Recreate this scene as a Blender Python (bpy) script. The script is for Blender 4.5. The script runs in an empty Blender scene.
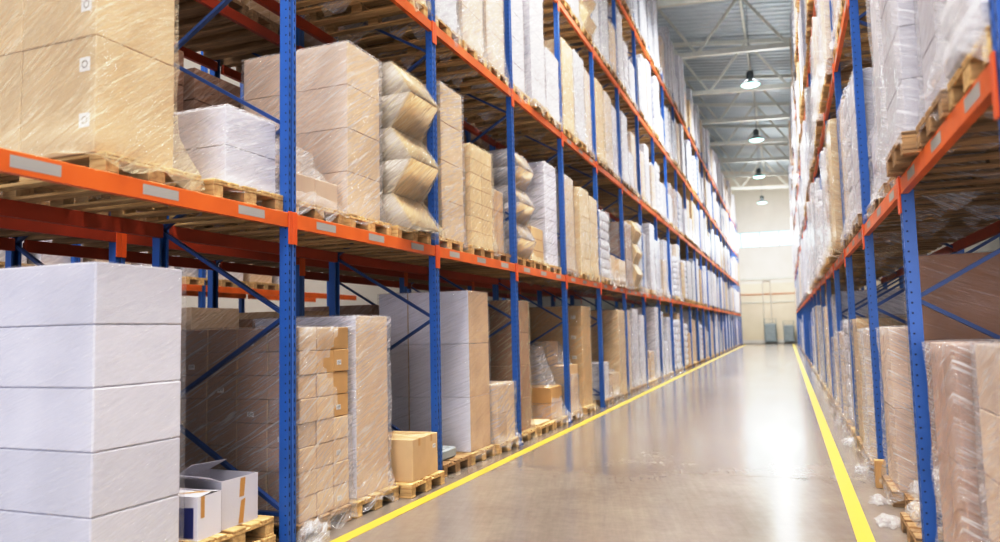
import bpy, bmesh, math, random
from mathutils import Vector, Matrix, noise
R = random.Random(7)
COL = bpy.context.scene.collection
PI = math.pi

# ------------------------------------------------------------------ helpers
def link(o):
    COL.objects.link(o)
    return o

def lin(c):
    if isinstance(c, str):
        c = [int(c[i:i+2], 16)/255 for i in (0, 2, 4)]
    return tuple((x/12.92 if x <= .04045 else ((x+.055)/1.055)**2.4) for x in c) + (1,)

def mesh(name, verts, faces, mats, idx=None, smooth=False):
    me = bpy.data.meshes.new(name)
    me.from_pydata([tuple(v) for v in verts], [], faces)
    for m in mats:
        me.materials.append(m)
    if idx:
        me.polygons.foreach_set('material_index', idx)
    if smooth:
        me.polygons.foreach_set('use_smooth', [True]*len(me.polygons))
    me.update()
    return me

def obj(name, me, parent=None, loc=None, rot=None):
    o = bpy.data.objects.new(name, me)
    link(o)
    if parent is not None:
        o.parent = parent
    if loc is not None:
        o.location = loc
    if rot is not None:
        o.rotation_euler = rot
    return o

def empty(name, loc=(0, 0, 0), rz=0):
    o = bpy.data.objects.new(name, None)
    o.empty_display_size = .1
    link(o)
    o.location = loc
    o.rotation_euler = (0, 0, rz)
    return o

def tag(o, label=None, cat=None, group=None, kind=None):
    if label: o['label'] = label
    if cat: o['category'] = cat
    if group: o['group'] = group
    if kind: o['kind'] = kind
    return o

class MB:
    """collects shapes into one mesh"""
    def __init__(s):
        s.v, s.f, s.i = [], [], []
    def add(s, v, f, m=0):
        b = len(s.v)
        s.v += [Vector(p) for p in v]
        s.f += [tuple(b+k for k in q) for q in f]
        s.i += [m]*len(f)
    def box(s, x0, x1, y0, y1, z0, z1, m=0, bev=0, jit=None):
        if bev > 0:
            bm = bmesh.new()
            bmesh.ops.create_cube(bm, size=1)
            for v in bm.verts:
                v.co = Vector((x0+(v.co.x+.5)*(x1-x0), y0+(v.co.y+.5)*(y1-y0), z0+(v.co.z+.5)*(z1-z0)))
                if jit: v.co += Vector((R.uniform(-jit, jit), R.uniform(-jit, jit), 0))
            bmesh.ops.bevel(bm, geom=list(bm.edges), offset=bev, segments=1, affect='EDGES')
            bm.verts.ensure_lookup_table()
            s.add([v.co.copy() for v in bm.verts], [[v.index for v in f.verts] for f in bm.faces], m)
            bm.free()
        else:
            s.add([(x0,y0,z0),(x1,y0,z0),(x1,y1,z0),(x0,y1,z0),(x0,y0,z1),(x1,y0,z1),(x1,y1,z1),(x0,y1,z1)],
                  [(0,3,2,1),(4,5,6,7),(0,1,5,4),(1,2,6,5),(2,3,7,6),(3,0,4,7)], m)
    def bar(s, a, b, w, h, m=0, up=(0, 0, 1)):
        a, b = Vector(a), Vector(b)
        d = (b-a).normalized()
        u = Vector(up)
        if abs(d.dot(u)) > .98: u = Vector((0, 1, 0))
        sx = d.cross(u).normalized()*w/2
        sy = sx.cross(d).normalized()*h/2
        s.add([a-sx-sy, a+sx-sy, a+sx+sy, a-sx+sy, b-sx-sy, b+sx-sy, b+sx+sy, b-sx+sy],
              [(0,3,2,1),(4,5,6,7),(0,1,5,4),(1,2,6,5),(2,3,7,6),(3,0,4,7)], m)
    def lathe(s, prof, n=20, m=0, c=(0, 0, 0), cap=True):
        b = []
        for r, z in prof:
            for k in range(n):
                a = 2*PI*k/n
                b.append((c[0]+r*math.cos(a), c[1]+r*math.sin(a), c[2]+z))
        f = []
        for j in range(len(prof)-1):
            for k in range(n):
                f.append((j*n+k, j*n+(k+1) % n, (j+1)*n+(k+1) % n, (j+1)*n+k))
        if cap:
            f.append(tuple(range(n))[::-1])
            f.append(tuple((len(prof)-1)*n+k for k in range(n)))
        s.add(b, f, m)
    def me(s, name, mats, smooth=False):
        return mesh(name, s.v, s.f, mats if isinstance(mats, (list, tuple)) else [mats], s.i, smooth)

# ------------------------------------------------------------------ materials
def nmat(name):
    m = bpy.data.materials.new(name)
    m.use_nodes = True
    nt = m.node_tree
    for n in list(nt.nodes): nt.nodes.remove(n)
    out = nt.nodes.new('ShaderNodeOutputMaterial')
    p = nt.nodes.new('ShaderNodeBsdfPrincipled')
    nt.links.new(p.outputs[0], out.inputs[0])
    return m, nt, p, out

def N(nt, t, **kw):
    n = nt.nodes.new(t)
    for k, v in kw.items():
        if k in n.inputs: n.inputs[k].default_value = v
        else: setattr(n, k, v)
    return n

def coords(nt, scale=(1, 1, 1), rot=(0, 0, 0), src='Object'):
    tc = nt.nodes.new('ShaderNodeTexCoord')
    mp = nt.nodes.new('ShaderNodeMapping')
    if any(rot):        # turn first, then stretch, so the grain runs slanting
        mp.vector_type = 'TEXTURE'; scale = tuple(1/v for v in scale)
    mp.inputs['Scale'].default_value = scale
    mp.inputs['Rotation'].default_value = rot
    nt.links.new(tc.outputs[src], mp.inputs[0])
    return mp

def ramp(nt, src, pts):
    r = nt.nodes.new('ShaderNodeValToRGB')
    e = r.color_ramp.elements
    e[0].position, e[0].color = pts[0][0], pts[0][1]
    e[1].position, e[1].color = pts[-1][0], pts[-1][1]
    for p, c in pts[1:-1]:
        x = e.new(p); x.color = c
    nt.links.new(src, r.inputs[0])
    return r

def g(v): return (v, v, v, 1)

def mix(nt, a, b, fac, mode='MIX'):
    m = nt.nodes.new('ShaderNodeMix')
    m.data_type = 'RGBA'; m.blend_type = mode
    def put(sock, x):
        if hasattr(x, 'is_linked') or hasattr(x, 'links'): nt.links.new(x, sock)
        else: sock.default_value = x
    put(m.inputs['Factor'], fac); put(m.inputs[6], a); put(m.inputs[7], b)
    return m.outputs[2]

def random_tint(nt, col, amt=.16):
    """brightness of each object varies a little"""
    oi = nt.nodes.new('ShaderNodeObjectInfo')
    r = ramp(nt, oi.outputs['Random'], [(0, g(1-amt)), (1, g(1+amt*.4))])
    return mix(nt, col, r.outputs[0], 1.0, 'MULTIPLY')

def bump(nt, p, h, s, d=.01):
    b = N(nt, 'ShaderNodeBump', Strength=s, Distance=d)
    nt.links.new(h, b.inputs['Height'])
    nt.links.new(b.outputs[0], p.inputs['Normal'])
    return b

def simple(name, c, rough=.5, metal=0, var=.12, scale=3, tint=0, bmp=0, bscale=40):
    m, nt, p, _ = nmat(name)
    mp = coords(nt)
    n = N(nt, 'ShaderNodeTexNoise', Scale=scale, Detail=5)
    nt.links.new(mp.outputs[0], n.inputs[0])
    cc = lin(c)
    lo = tuple(x*(1-var) for x in cc[:3])+(1,); hi = tuple(min(1, x*(1+var)) for x in cc[:3])+(1,)
    r = ramp(nt, n.outputs[0], [(.3, lo), (.7, hi)])
    col = r.outputs[0]
    if tint: col = random_tint(nt, col, tint)
    nt.links.new(col, p.inputs['Base Color'])
    p.inputs['Roughness'].default_value = rough
    p.inputs['Metallic'].default_value = metal
    if bmp:
        n2 = N(nt, 'ShaderNodeTexNoise', Scale=bscale, Detail=3)
        nt.links.new(mp.outputs[0], n2.inputs[0])
        bump(nt, p, n2.outputs[0], bmp)
    return m

def streaks(nt, sc=16., ang=.5):
    mp = coords(nt, (1.5, 1.5, sc*1.9), (ang, -ang, 0))
    n = N(nt, 'ShaderNodeTexNoise', Scale=1.5, Detail=7, Roughness=.66, Distortion=.9)
    nt.links.new(mp.outputs[0], n.inputs[0])
    return n.outputs[0]

def carton_mat(name, c, wrapped=0., rough=.75, var=.10, white='F4F0EE'):
    """board with a faint grain; wrapped > 0 adds the milky glossy look of tight stretch film"""
    m, nt, p, _ = nmat(name)
    mp = coords(nt, (1, 1, 1))
    n = N(nt, 'ShaderNodeTexNoise', Scale=2.5, Detail=6)
    nt.links.new(mp.outputs[0], n.inputs[0])
    cc = lin(c)
    r = ramp(nt, n.outputs[0], [(.3, tuple(x*(1-var) for x in cc[:3])+(1,)), (.7, tuple(min(1, x*(1+var)) for x in cc[:3])+(1,))])
    col = random_tint(nt, r.outputs[0], .14)
    if wrapped:
        s = streaks(nt, 14)
        f = ramp(nt, s, [(.38, g(.05*wrapped)), (.52, g(.35*wrapped)), (.66, g(.95*wrapped))])
        col = mix(nt, col, lin(white), f.outputs[0])
        mp2 = coords(nt, (2, 2, 9), (.5, -.5, 0))
        n2 = N(nt, 'ShaderNodeTexNoise', Scale=5, Detail=4, Distortion=1.0)
        nt.links.new(mp2.outputs[0], n2.inputs[0])
        b = bump(nt, p, n2.outputs[0], .55, .03)
        p.inputs['Coat Weight'].default_value = .8
        p.inputs['Coat Roughness'].default_value = .16
        nt.links.new(b.outputs[0], p.inputs['Coat Normal'])
    else:
        n3 = N(nt, 'ShaderNodeTexNoise', Scale=60, Detail=2)
        nt.links.new(mp.outputs[0], n3.inputs[0])
        bump(nt, p, n3.outputs[0], .08)
    nt.links.new(col, p.inputs['Base Color'])
    p.inputs['Roughness'].default_value = rough
    return m

def film_mat(name, tintc, lo, hi, ang=.5, sc=20, rough=.12):
    m, nt, p, out = nmat(name)
    p.inputs['Base Color'].default_value = lin(tintc)
    p.inputs['Roughness'].default_value = rough
    p.inputs['Specular IOR Level'].default_value = .8
    s = streaks(nt, sc, ang)
    a = ramp(nt, s, [(.34, g(lo)), (.54, g((lo+hi)*.42)), (.68, g(hi))])
    nt.links.new(a.outputs[0], p.inputs['Alpha'])
    mp2 = coords(nt, (2.0, 2.0, 12), (ang*.6, -ang*.6, 0))
    n2 = N(nt, 'ShaderNodeTexNoise', Scale=6, Detail=6, Roughness=.6, Distortion=1.0)
    nt.links.new(mp2.outputs[0], n2.inputs[0])
    bump(nt, p, n2.outputs[0], .75, .03)
    return m

M = {}
M['film'] = film_mat('clear_stretch_film', 'F3F1F2', .06, .62)
M['film_milky'] = film_mat('milky_stretch_film', 'EDECF0', .10, .60, .35, 14)
M['film_warm'] = film_mat('warm_stretch_film', 'F0E2C4', .10, .6, .6, 22)
M['film_faint'] = film_mat('faint_stretch_film', 'F2F1F5', .03, .26, .35, 26)
M['kraft'] = carton_mat('kraft_board', 'BC9868')
M['kraft_light'] = carton_mat('light_kraft_board', 'CDB08A')
M['brown'] = carton_mat('brown_board', '94694A')
M['brown_dull'] = carton_mat('dull_brown_board', 'A88773')
M['tan_pale'] = carton_mat('pale_tan_board', 'C9B29F')
M['white_board'] = carton_mat('white_board', 'CFCDD6', 0, .5, .03)
M['grey_board'] = carton_mat('grey_white_board', 'E0DFE8', 0, .5, .03)
M['w_white'] = carton_mat('wrapped_white', 'C3C1C9', .6)
M['w_kraft'] = carton_mat('wrapped_kraft', 'BF9C72', .55, white='F2E6D0')
M['w_tan'] = carton_mat('wrapped_tan', 'C4A98A', .45, white='F2ECE4')
M['w_brown'] = carton_mat('wrapped_brown', '8E674C', .45, white='DCD0CC')
M['w_grey'] = carton_mat('wrapped_silver', '9C9CA3', .65, white='F4F6FA')
M['w_paper'] = carton_mat('wrapped_paper_bale', 'C3A06C', .5, white='E9DCC0')
M['bale_end'] = carton_mat('bale_end_paper', 'A9A09A', .4)
M['silver_board'] = carton_mat('silver_grey_board', 'AEABB2')
M['tan_soft'] = carton_mat('soft_tan_board', 'C8AB88')
M['tape'] = simple('parcel_tape', 'B98F55', .35, var=.05)
M['blue_panel'] = simple('printed_blue', '2B3478', .5, var=.06)
M['dark_board'] = simple('carton_inside', '55473D', .8)
M['label'] = simple('paper_label', 'E9E7E6', .6, var=.02)
M['ink'] = simple('printed_ink', '3A3A40', .6, var=.02)
M['blue'] = simple('blue_paint', '2A5CA0', .38, var=.1, scale=2)
M['blue_dark'] = simple('dark_blue_paint', '203F75', .42, var=.1, scale=2)
M['hole'] = simple('slot_shadow', '0B1530', .8, var=0)
M['orange'] = simple('orange_paint', 'D66A22', .42, var=.16, scale=2.2)
M['orange_red'] = simple('red_orange_paint', 'D25C22', .42, var=.12, scale=2.2)
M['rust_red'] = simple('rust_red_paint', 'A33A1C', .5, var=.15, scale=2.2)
M['sticker'] = simple('grey_sticker', 'A3A09D', .55, var=.03)
M['steel'] = simple('galvanised_steel', 'A7A9AC', .35, .8, var=.08)
M['yellow'] = simple('yellow_floor_paint', 'D2B440', .35, var=.06, scale=6)
M['cage'] = simple('grey_cage_metal', '8D9A9E', .45, .3)
M['grey_plastic'] = simple('grey_wrap_bundle', '9AA3A6', .35, .0, bmp=.3, bscale=8)
M['truss'] = simple('truss_paint', 'D2D3CB', .5, var=.05)
M['frame_paint'] = simple('window_frame_paint', '9FD5DA', .5, var=.03)

def wood_mat(name, c0, c1):
    m, nt, p, _ = nmat(name)
    mp = coords(nt, (.8, 9, 9))
    n = N(nt, 'ShaderNodeTexNoise', Scale=3, Detail=7, Roughness=.6, Distortion=.4)
    nt.links.new(mp.outputs[0], n.inputs[0])
    r = ramp(nt, n.outputs[0], [(.3, lin(c0)), (.7, lin(c1))])
    col = random_tint(nt, r.outputs[0], .3)
    nt.links.new(col, p.inputs['Base Color'])
    p.inputs['Roughness'].default_value = .75
    bump(nt, p, n.outputs[0], .3)
    return m
M['wood'] = wood_mat('pallet_wood', 'A98452', 'E0C28E')
M['wood_old'] = wood_mat('old_pallet_wood', '7D6246', 'B5946A')

def floor_mat():
    m, nt, p, _ = nmat('polished_concrete')
    mp = coords(nt, src='Object')
    n = N(nt, 'ShaderNodeTexNoise', Scale=.8, Detail=5, Roughness=.55)
    nt.links.new(mp.outputs[0], n.inputs[0])
    r = ramp(nt, n.outputs[0], [(.2, lin('746C65')), (.8, lin('8F867D'))])
    n2 = N(nt, 'ShaderNodeTexNoise', Scale=9, Detail=8, Roughness=.7)
    nt.links.new(mp.outputs[0], n2.inputs[0])
    r2 = ramp(nt, n2.outputs[0], [(.1, g(.80)), (.9, g(1.10))])
    col = mix(nt, r.outputs[0], r2.outputs[0], 1., 'MULTIPLY')
    mp5 = coords(nt, (14, .8, 1), (0, 0, .25))
    n5 = N(nt, 'ShaderNodeTexNoise', Scale=1.2, Detail=8, Roughness=.7)
    nt.links.new(mp5.outputs[0], n5.inputs[0])
    r5 = ramp(nt, n5.outputs[0], [(.2, g(.86)), (.8, g(1.08))])
    col = mix(nt, col, r5.outputs[0], 1., 'MULTIPLY')
    nt.links.new(col, p.inputs['Base Color'])
    mp3 = coords(nt, (1.0, .35, 1))
    n3 = N(nt, 'ShaderNodeTexNoise', Scale=1.3, Detail=3)
    nt.links.new(mp3.outputs[0], n3.inputs[0])
    rr = ramp(nt, n3.outputs[0], [(.0, g(.13)), (1., g(.24))])
    nt.links.new(rr.outputs[0], p.inputs['Roughness'])
    p.inputs['Specular IOR Level'].default_value = .55
    bump(nt, p, n5.outputs[0], .05, .01)
    n4 = N(nt, 'ShaderNodeTexNoise', Scale=3.0, Detail=4)
    nt.links.new(mp.outputs[0], n4.inputs[0])
    return m
M['floor'] = floor_mat()

def wall_mat():
    m, nt, p, _ = nmat('gable_wall_panels')
    mp = coords(nt, src='Object')
    sx = nt.nodes.new('ShaderNodeSeparateXYZ'); nt.links.new(mp.outputs[0], sx.inputs[0])
    zr = N(nt, 'ShaderNodeMapRange'); zr.inputs['From Max'].default_value = 17.0
    nt.links.new(sx.outputs['Z'], zr.inputs['Value'])
    r = ramp(nt, zr.outputs[0], [(.0, lin('D9CDB8')), (.335, lin('E6DBC8')), (.34, lin('E9E2D8')), (.60, lin('E4E0DA')), (.9, lin('D6CFC2'))])
    n = N(nt, 'ShaderNodeTexNoise', Scale=.7, Detail=4)
    nt.links.new(mp.outputs[0], n.inputs[0])
    r2 = ramp(nt, n.outputs[0], [(.3, g(.93)), (.7, g(1.03))])
    nt.links.new(mix(nt, r.outputs[0], r2.outputs[0], 1., 'MULTIPLY'), p.inputs['Base Color'])
    p.inputs['Roughness'].default_value = .6
    return m
M['wall'] = wall_mat()
M['wall_grey'] = simple('side_wall_paint', 'CFCBC4', .7, var=.04, scale=.6)
M['roof'] = simple('roof_sheet', 'C6CFD4', .38, .1, var=.12, scale=.5)
def glow(name, c, s):
    m, nt, p, _ = nmat(name)
    p.inputs['Base Color'].default_value = lin(c)
    p.inputs['Emission Color'].default_value = lin(c)
    p.inputs['Emission Strength'].default_value = s
    return m
M['lamp_glow'] = glow('lamp_lens', 'B4FFF2', 5)
M['lamp_metal'] = simple('lamp_housing', '5E6668', .4, .6)
mg, nt, p, _ = nmat('window_glass')
p.inputs['Base Color'].default_value = lin('E8FBFF'); p.inputs['Roughness'].default_value = .05
p.inputs['Alpha'].default_value = .8
p.inputs['Emission Color'].default_value = lin('D6FAFF'); p.inputs['Emission Strength'].default_value = 1.6  # panes glow by themselves in place of daylight from outside
M['glass'] = mg

# ------------------------------------------------------------------ layout constants (metres)
XL, XR, BAY, YL, YR = -3.83, .87, 2.746, 5.06, 6.15
REARL, ROW2, ROW2R = -5.3, -5.74, -7.2
REARR, ROWR2 = 2.34, 2.78
LEV = [0, 2.731, 5.453, 8.114, 10.704]
PH = .144
BEAM_H = .122
WALLY = 75.0
CAM_H = 1.71
F, YAW, PITCH, ROLL = 736.6, .368, .0818, -.0227

def proj(X, Y, Z):
    Z -= CAM_H
    a = X*math.cos(YAW)+Y*math.sin(YAW); d = -X*math.sin(YAW)+Y*math.cos(YAW)
    d2 = d*math.cos(PITCH)+Z*math.sin(PITCH); h2 = -d*math.sin(PITCH)+Z*math.cos(PITCH)
    if d2 < .3: return None
    x = F*a/d2; y = -F*h2/d2
    return 500+x*math.cos(ROLL)-y*math.sin(ROLL), 271+x*math.sin(ROLL)+y*math.cos(ROLL)

def seen(x0, x1, y0, y1, z0, z1, m=25):
    """is a box within the camera's view at all (used only to leave out what lies outside it)"""
    q = [proj(x, y, z) for x in (x0, x1) for y in (y0, y1) for z in (z0, z1)]
    q = [p for p in q if p]
    if not q: return False
    return (max(p[0] for p in q) > -m and min(p[0] for p in q) < 1000+m and max(p[1] for p in q) > -m and min(p[1] for p in q) < 542+m)

ORD = ['zeroth', 'first', 'second', 'third', 'fourth', 'fifth', 'sixth', 'seventh', 'eighth', 'ninth', 'tenth', 'eleventh', 'twelfth',
       'thirteenth', 'fourteenth', 'fifteenth', 'sixteenth', 'seventeenth', 'eighteenth', 'nineteenth', 'twentieth',
       'twenty-first', 'twenty-second', 'twenty-third', 'twenty-fourth', 'twenty-fifth', 'twenty-sixth']
LVN = ['on the floor', 'on shelf one', 'on shelf two', 'on shelf three', 'on shelf four']
SLN = ['near slot', 'middle slot', 'far slot']

# ------------------------------------------------------------------ setting
mb = MB(); mb.box(-16, 14, -18, WALLY+.3, -.1, 0)
tag(obj('floor', mb.me('floor', M['floor'])), kind='structure')
for i, (a, b) in enumerate([(-3.625, -3.50), (.435, .565)]):
    mb = MB(); mb.box(a, b, -6, 71.5, .0005, .003)
    o = obj('floor_marking', mb.me('floor_marking', M['yellow']))
    tag(o, ['yellow safety line painted on the floor along the left rack', 'yellow safety line painted on the floor along the right rack'][i], 'floor line', kind='structure')
for k in range(6):
    mb = MB(); mb.box(-3.48, .42, 9.0+12*k, 9.0+12*k+.012, .0003, .0012)
    tag(obj('floor_joint', mb.me('floor_joint', M['dark_board'])), 'thin dark joint across the polished floor', 'floor joint', 'floor joints', kind='structure')
# gable wall with the window band
mb = MB()
WX0, WX1 = -16, 14
wz0, wz1 = 9.27, 10.72
mb.box(WX0, WX1, WALLY, WALLY+.25, 0, wz0)
mb.box(WX0, WX1, WALLY, WALLY+.25, wz1, 18)
for a, b in ((WX0, -7.2), (5.0, WX1)):
    mb.box(a, b, WALLY, WALLY+.25, wz0, wz1)
tag(obj('wall_back', mb.me('wall_back', M['wall'])), kind='structure')
for i in range(7):
    x0 = -7.2 + i*12.2/7; x1 = x0+12.2/7
    w = empty('window_%d' % (i+1), ((x0+x1)/2, WALLY+.1, wz0))
    tag(w, kind='structure')
    hw = (x1-x0)/2; hh = wz1-wz0
    mb = MB()
    mb.box(-hw, -hw+.07, -.06, .06, 0, hh); mb.box(hw-.07, hw, -.06, .06, 0, hh)
    mb.box(-hw+.07, hw-.07, -.06, .06, 0, .07); mb.box(-hw+.07, hw-.07, -.06, .06, hh-.07, hh)
    obj('window_frame', mb.me('window_frame', M['frame_paint']), w)
    mb = MB(); mb.box(-hw+.07, hw-.07, -.01, .01, .07, hh-.07)
    obj('window_pane', mb.me('window_pane', M['glass']), w)
for i, (z, h, c) in enumerate([(6.08, .22, 'truss'), (4.64, .12, 'rust_red'), (3.86, .1, 'truss'), (.02, .3, 'wall_grey')]):
    mb = MB(); mb.box(-12, 8, WALLY-.08, WALLY-.002, z, z+h)
    m_ = M[c] if c != 'rust_red' else simple('faded_rail_paint', 'C89A84', .6)
    tag(obj('trim_%d' % (i+1), mb.me('trim', m_)), kind='structure')
mb = MB()
for x in (-1.95, -1.25): mb.lathe([(.05, 0), (.05, 5.7)], 8, c=(x, WALLY-.16, .32))
mb.box(-1.99, -1.21, WALLY-.20, WALLY-.12, 5.94, 6.02)
tag(obj('wall_pipe', mb.me('wall_pipe', M['wall_grey'])), 'pair of thin grey pipes rising up the pale end wall', 'pipe', kind='structure')
mb = MB(); mb.box(-16.2, -16, -18, WALLY+.25, 0, 19)
tag(obj('wall_left', mb.me('wall_left', M['wall_grey'])), kind='structure')
mb = MB(); mb.box(14, 14.2, -18, WALLY+.25, 0, 19)
tag(obj('wall_right', mb.me('wall_right', M['wall_grey'])), kind='structure')

def zbot(x): return 13.71-.05*(x+1.5)
def ztop(x): return 16.21-.12*(x+1.5)
# corrugated roof
mb = MB()
v, f = [], []
ys = []
y = 2.0
while y < WALLY+.2:
    ys += [(y, 0), (y+.20, 0), (y+.25, .07), (y+.45, .07)]
    y += .5
for y, h in ys:
    for x in (-15.9, 13.9):
        v.append((x, y, ztop(x)+.36+h))
for k in range(len(ys)-1):
    f.append((2*k, 2*k+1, 2*k+3, 2*k+2))
mb.add(v, f)
tag(obj('ceiling', mb.me('ceiling', M['roof'])), kind='structure')
# trusses
TY = [15.75+5.75*k for k in range(10)]
for k, ty in enumerate(TY):
    t = empty('roof_truss', (0, ty, 0))
    tag(t, 'pale steel roof truss, %s along the aisle' % ORD[k+1], 'truss', 'roof trusses')
    x0, x1 = -12.6, 10.2
    mb = MB(); mb.bar((x0, 0, zbot(x0)), (x1, 0, zbot(x1)), .22, .22); obj('bottom_chord', mb.me('bottom_chord', M['truss']), t)
    mb = MB(); mb.bar((x0, 0, ztop(x0)), (x1, 0, ztop(x1)), .18, .18); obj('top_chord', mb.me('top_chord', M['truss']), t)
    x = -12.6
    up = True
    while x < x1-.1:
        xn = x+1.9
        a = (x, 0, (ztop if up else zbot)(x)); b = (xn, 0, (zbot if up else ztop)(xn))
        mb = MB(); mb.bar(a, b, .11, .11, up=(0, 1, 0)); obj('web_member', mb.me('web_member', M['truss']), t)
        x = xn; up = not up
# purlins running along the aisle over the trusses + horizontal bracing between trusses
k = 0
for x in (-10.7, -6.9, -1.2, 4.5, 8.3):
    mb = MB(); mb.box(x-.06, x+.06, 4, WALLY-.05, ztop(x)+.1, ztop(x)+.33)
    k += 1
    tag(obj('roof_purlin', mb.me('roof_purlin', M['truss'])), 'long pale roof purlin running the length of the aisle', 'beam', 'roof purlins', kind='structure')
# lamps
def make_lamp():
    t = empty('pendant_lamp')
    mb = MB(); mb.lathe([(.012, .62), (.012, 1.2)], 6); obj('suspension_rod', mb.me('suspension_rod', M['steel']), t)
    mb = MB(); mb.lathe([(.02, .62), (.13, .6), (.15, .5), (.15, .3), (.12, .26)], 16); obj('ballast_housing', mb.me('ballast_housing', M['lamp_metal'], True), t)
    mb = MB(); mb.lathe([(.13, .27), (.22, .2), (.36, .06), (.40, 0), (.39, 0), (.35, .06), (.2, .19)], 24, cap=False); obj('reflector', mb.me('reflector', M['steel'], True), t)
    mb = MB(); mb.lathe([(.385, .012), (.3, -.035), (.02, -.06)], 24, cap=False); obj('lens', mb.me('lens', M['lamp_glow'], True), t)
    return t

def copy_tree(o, parent=None):
    c = o.copy(); link(c)
    if parent is not None: c.parent = parent
    for ch in o.children: copy_tree(ch, c)
    return c
lamp0 = make_lamp()
lampY = [8.8, 21.6, 33.4, 43.7, 54.8, 66.6]
lampX = [-1.3, -.95, -.93, -1.05, -1.28, -1.40]
for i, ly in enumerate(lampY):
    o = lamp0 if i == 0 else copy_tree(lamp0)
    o.location = (lampX[i], ly, 12.21)
    tag(o, 'round high bay lamp hanging over the aisle, %s from the camera' % ORD[i+1], 'lamp', 'high bay lamps')
    mb = MB(); mb.lathe([(.012, 0), (.012, ztop(lampX[i])-13.41+.2)], 6)
    obj('drop_cable', mb.me('drop_cable', M['steel']), o, (0, 0, 1.2))

# ------------------------------------------------------------------ racking
def upright_mesh(h, holes=True):
    """slotted channel post; local: aisle face at x=0 (towards +x), body towards -x, width along y"""
    mb = MB()
    w, d = .105, .085
    prof = [(0, -w/2), (0, -.016), (-.014, -.010), (-.014, .010), (0, .016), (0, w/2), (-d, w/2), (-d, w/2-.02), (-d+.012, w/2-.02), (-.02, w/2-.008),
            (-.02, -w/2+.008), (-d+.012, -w/2+.02), (-d, -w/2+.02), (-d, -w/2)]
    n = len(prof)
    vs = [(x, y, 0) for x, y in prof]+[(x, y, h) for x, y in prof]
    fs = [(i, (i+1) % n, n+(i+1) % n, n+i) for i in range(n)]+[tuple(range(n))[::-1], tuple(range(n, 2*n))]
    mb.add(vs, fs, 0)
    if holes:
        z = .12
        while z < h-.1:
            for y in (-.032, .032):
                mb.add([(.0008, y-.007, z), (.0008, y+.007, z), (.0008, y+.005, z+.034), (.0008, y-.005, z+.034)], [(0, 1, 2, 3)], 1)
            for s in (-1, 1):
                yy = s*(w/2+.0008)
                q = [(-.030, yy, z), (-.018, yy, z), (-.018, yy, z+.012), (-.030, yy, z+.012)]
                mb.add(q, [(0, 1, 2, 3)], 1)
            z += .075
    return mb.me('upright', [M['blue'], M['hole']])
POST_H = 11.15
post_me = upright_mesh(POST_H)
post_plain = upright_mesh(POST_H, False)
mb = MB(); mb.box(-.11, .02, -.075, .075, 0, .008); mb.lathe([(.012, 0), (.012, .03)], 6, c=(.008, .062, .008)); mb.lathe([(.012, 0), (.012, .03)], 6, c=(.008, -.062, .008))
foot_me = mb.me('base_plate', M['blue_dark'])
DEPTH = 1.47
# zigzag bracing in the frame plane: front / rear alternately
z, side = .28, 0
brace_me = []
step = .80
while z+step < POST_H-.2:
    a = (-.05 if side == 0 else -DEPTH+.05, 0, z); b = (-DEPTH+.05 if side == 0 else -.05, 0, z+step)
    mb = MB(); mb.bar(a, b, .03, .045, up=(0, 1, 0)); brace_me.append(mb.me('diagonal_brace', M['blue_dark']))
    z += step; side = 1-side
mb = MB(); mb.bar((-.05, .002, .27), (-DEPTH+.05, .002, .27), .03, .045, up=(0, 1, 0)); hbrace_me = mb.me('foot_brace', M['blue_dark'])

def frame(x, y, flip, name_lbl, group, brace=True, near=True):
    t = empty('upright_frame', (x, y, 0), PI if flip else 0)
    tag(t, name_lbl, 'rack frame', group)
    obj('upright', post_me if near else post_plain, t)
    obj('upright', post_plain, t, (-DEPTH, 0, 0), (0, 0, PI))
    obj('base_plate', foot_me, t); obj('base_plate', foot_me, t, (-DEPTH, 0, 0), (0, 0, PI))
    if brace:
        for m_ in brace_me: obj('diagonal_brace', m_, t)
        obj('foot_brace', hbrace_me, t)
    return t

PF = .03   # post face offset in front of the nominal post plane
FRY = {'L': YL, 'R': YR}
for n in range(-1, 25):
    frame(XL+PF, YL+BAY*n, False, ('blue slotted rack frame of the left rack, %s post from the camera' % ORD[n+1]) if n >= 0 else 'blue rack frame at the very edge beside the big white carton stack', 'left rack frames', n < 10, n < 10)
for n in range(-1, 23):
    frame(XR-PF, YR+BAY*n, True, ('blue slotted rack frame of the right rack, %s post from the camera' % ORD[n+1]) if n >= 0 else 'blue rack post in the top corner of the right rack, nearest of all', 'right rack frames', n < 8, n < 6)
for n in range(-1, 6):
    frame(ROW2+PF, YL+BAY*n, False, 'dark blue rack frame behind the left rack, %s post of the rear row' % ORD[n+2], 'rear row frames', n < 4, False)
for n in range(0, 4):
    frame(ROWR2-PF, YR+BAY*n, True, 'dark blue rack frame behind the right rack, %s post of the rear row' % ORD[n+1], 'rear row frames', n < 3, False)

BL = BAY-.112
def beam_mesh(mat):
    mb = MB()
    z1 = 0; z0 = -BEAM_H
    # stepped box section: local length along y 0..BL, aisle face x=0
    prof = [(0, z0), (0, z1-.004), (-.004, z1), (-.03, z1), (-.03, z1-.028), (-.05, z1-.028), (-.05, z0)]
    n = len(prof)
    vs = [(x, 0, z) for x, z in prof]+[(x, BL, z) for x, z in prof]
    fs = [(i, (i+1) % n, n+(i+1) % n, n+i) for i in range(n)]+[tuple(range(n))[::-1], tuple(range(n, 2*n))]
    mb.add(vs, fs)
    return mb.me('shelf_beam', mat)
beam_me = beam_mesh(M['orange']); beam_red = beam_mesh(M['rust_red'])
def conn_mesh(m_):
    mb = MB()
    mb.box(-.03, .010, -.056, -.001, -.262, .012, bev=.004)
    for z in (-.24, -.19): mb.lathe([(.007, 0), (.007, .001)], 6, c=(0, -.03, z))
    return mb.me('beam_connector', m_)
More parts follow.
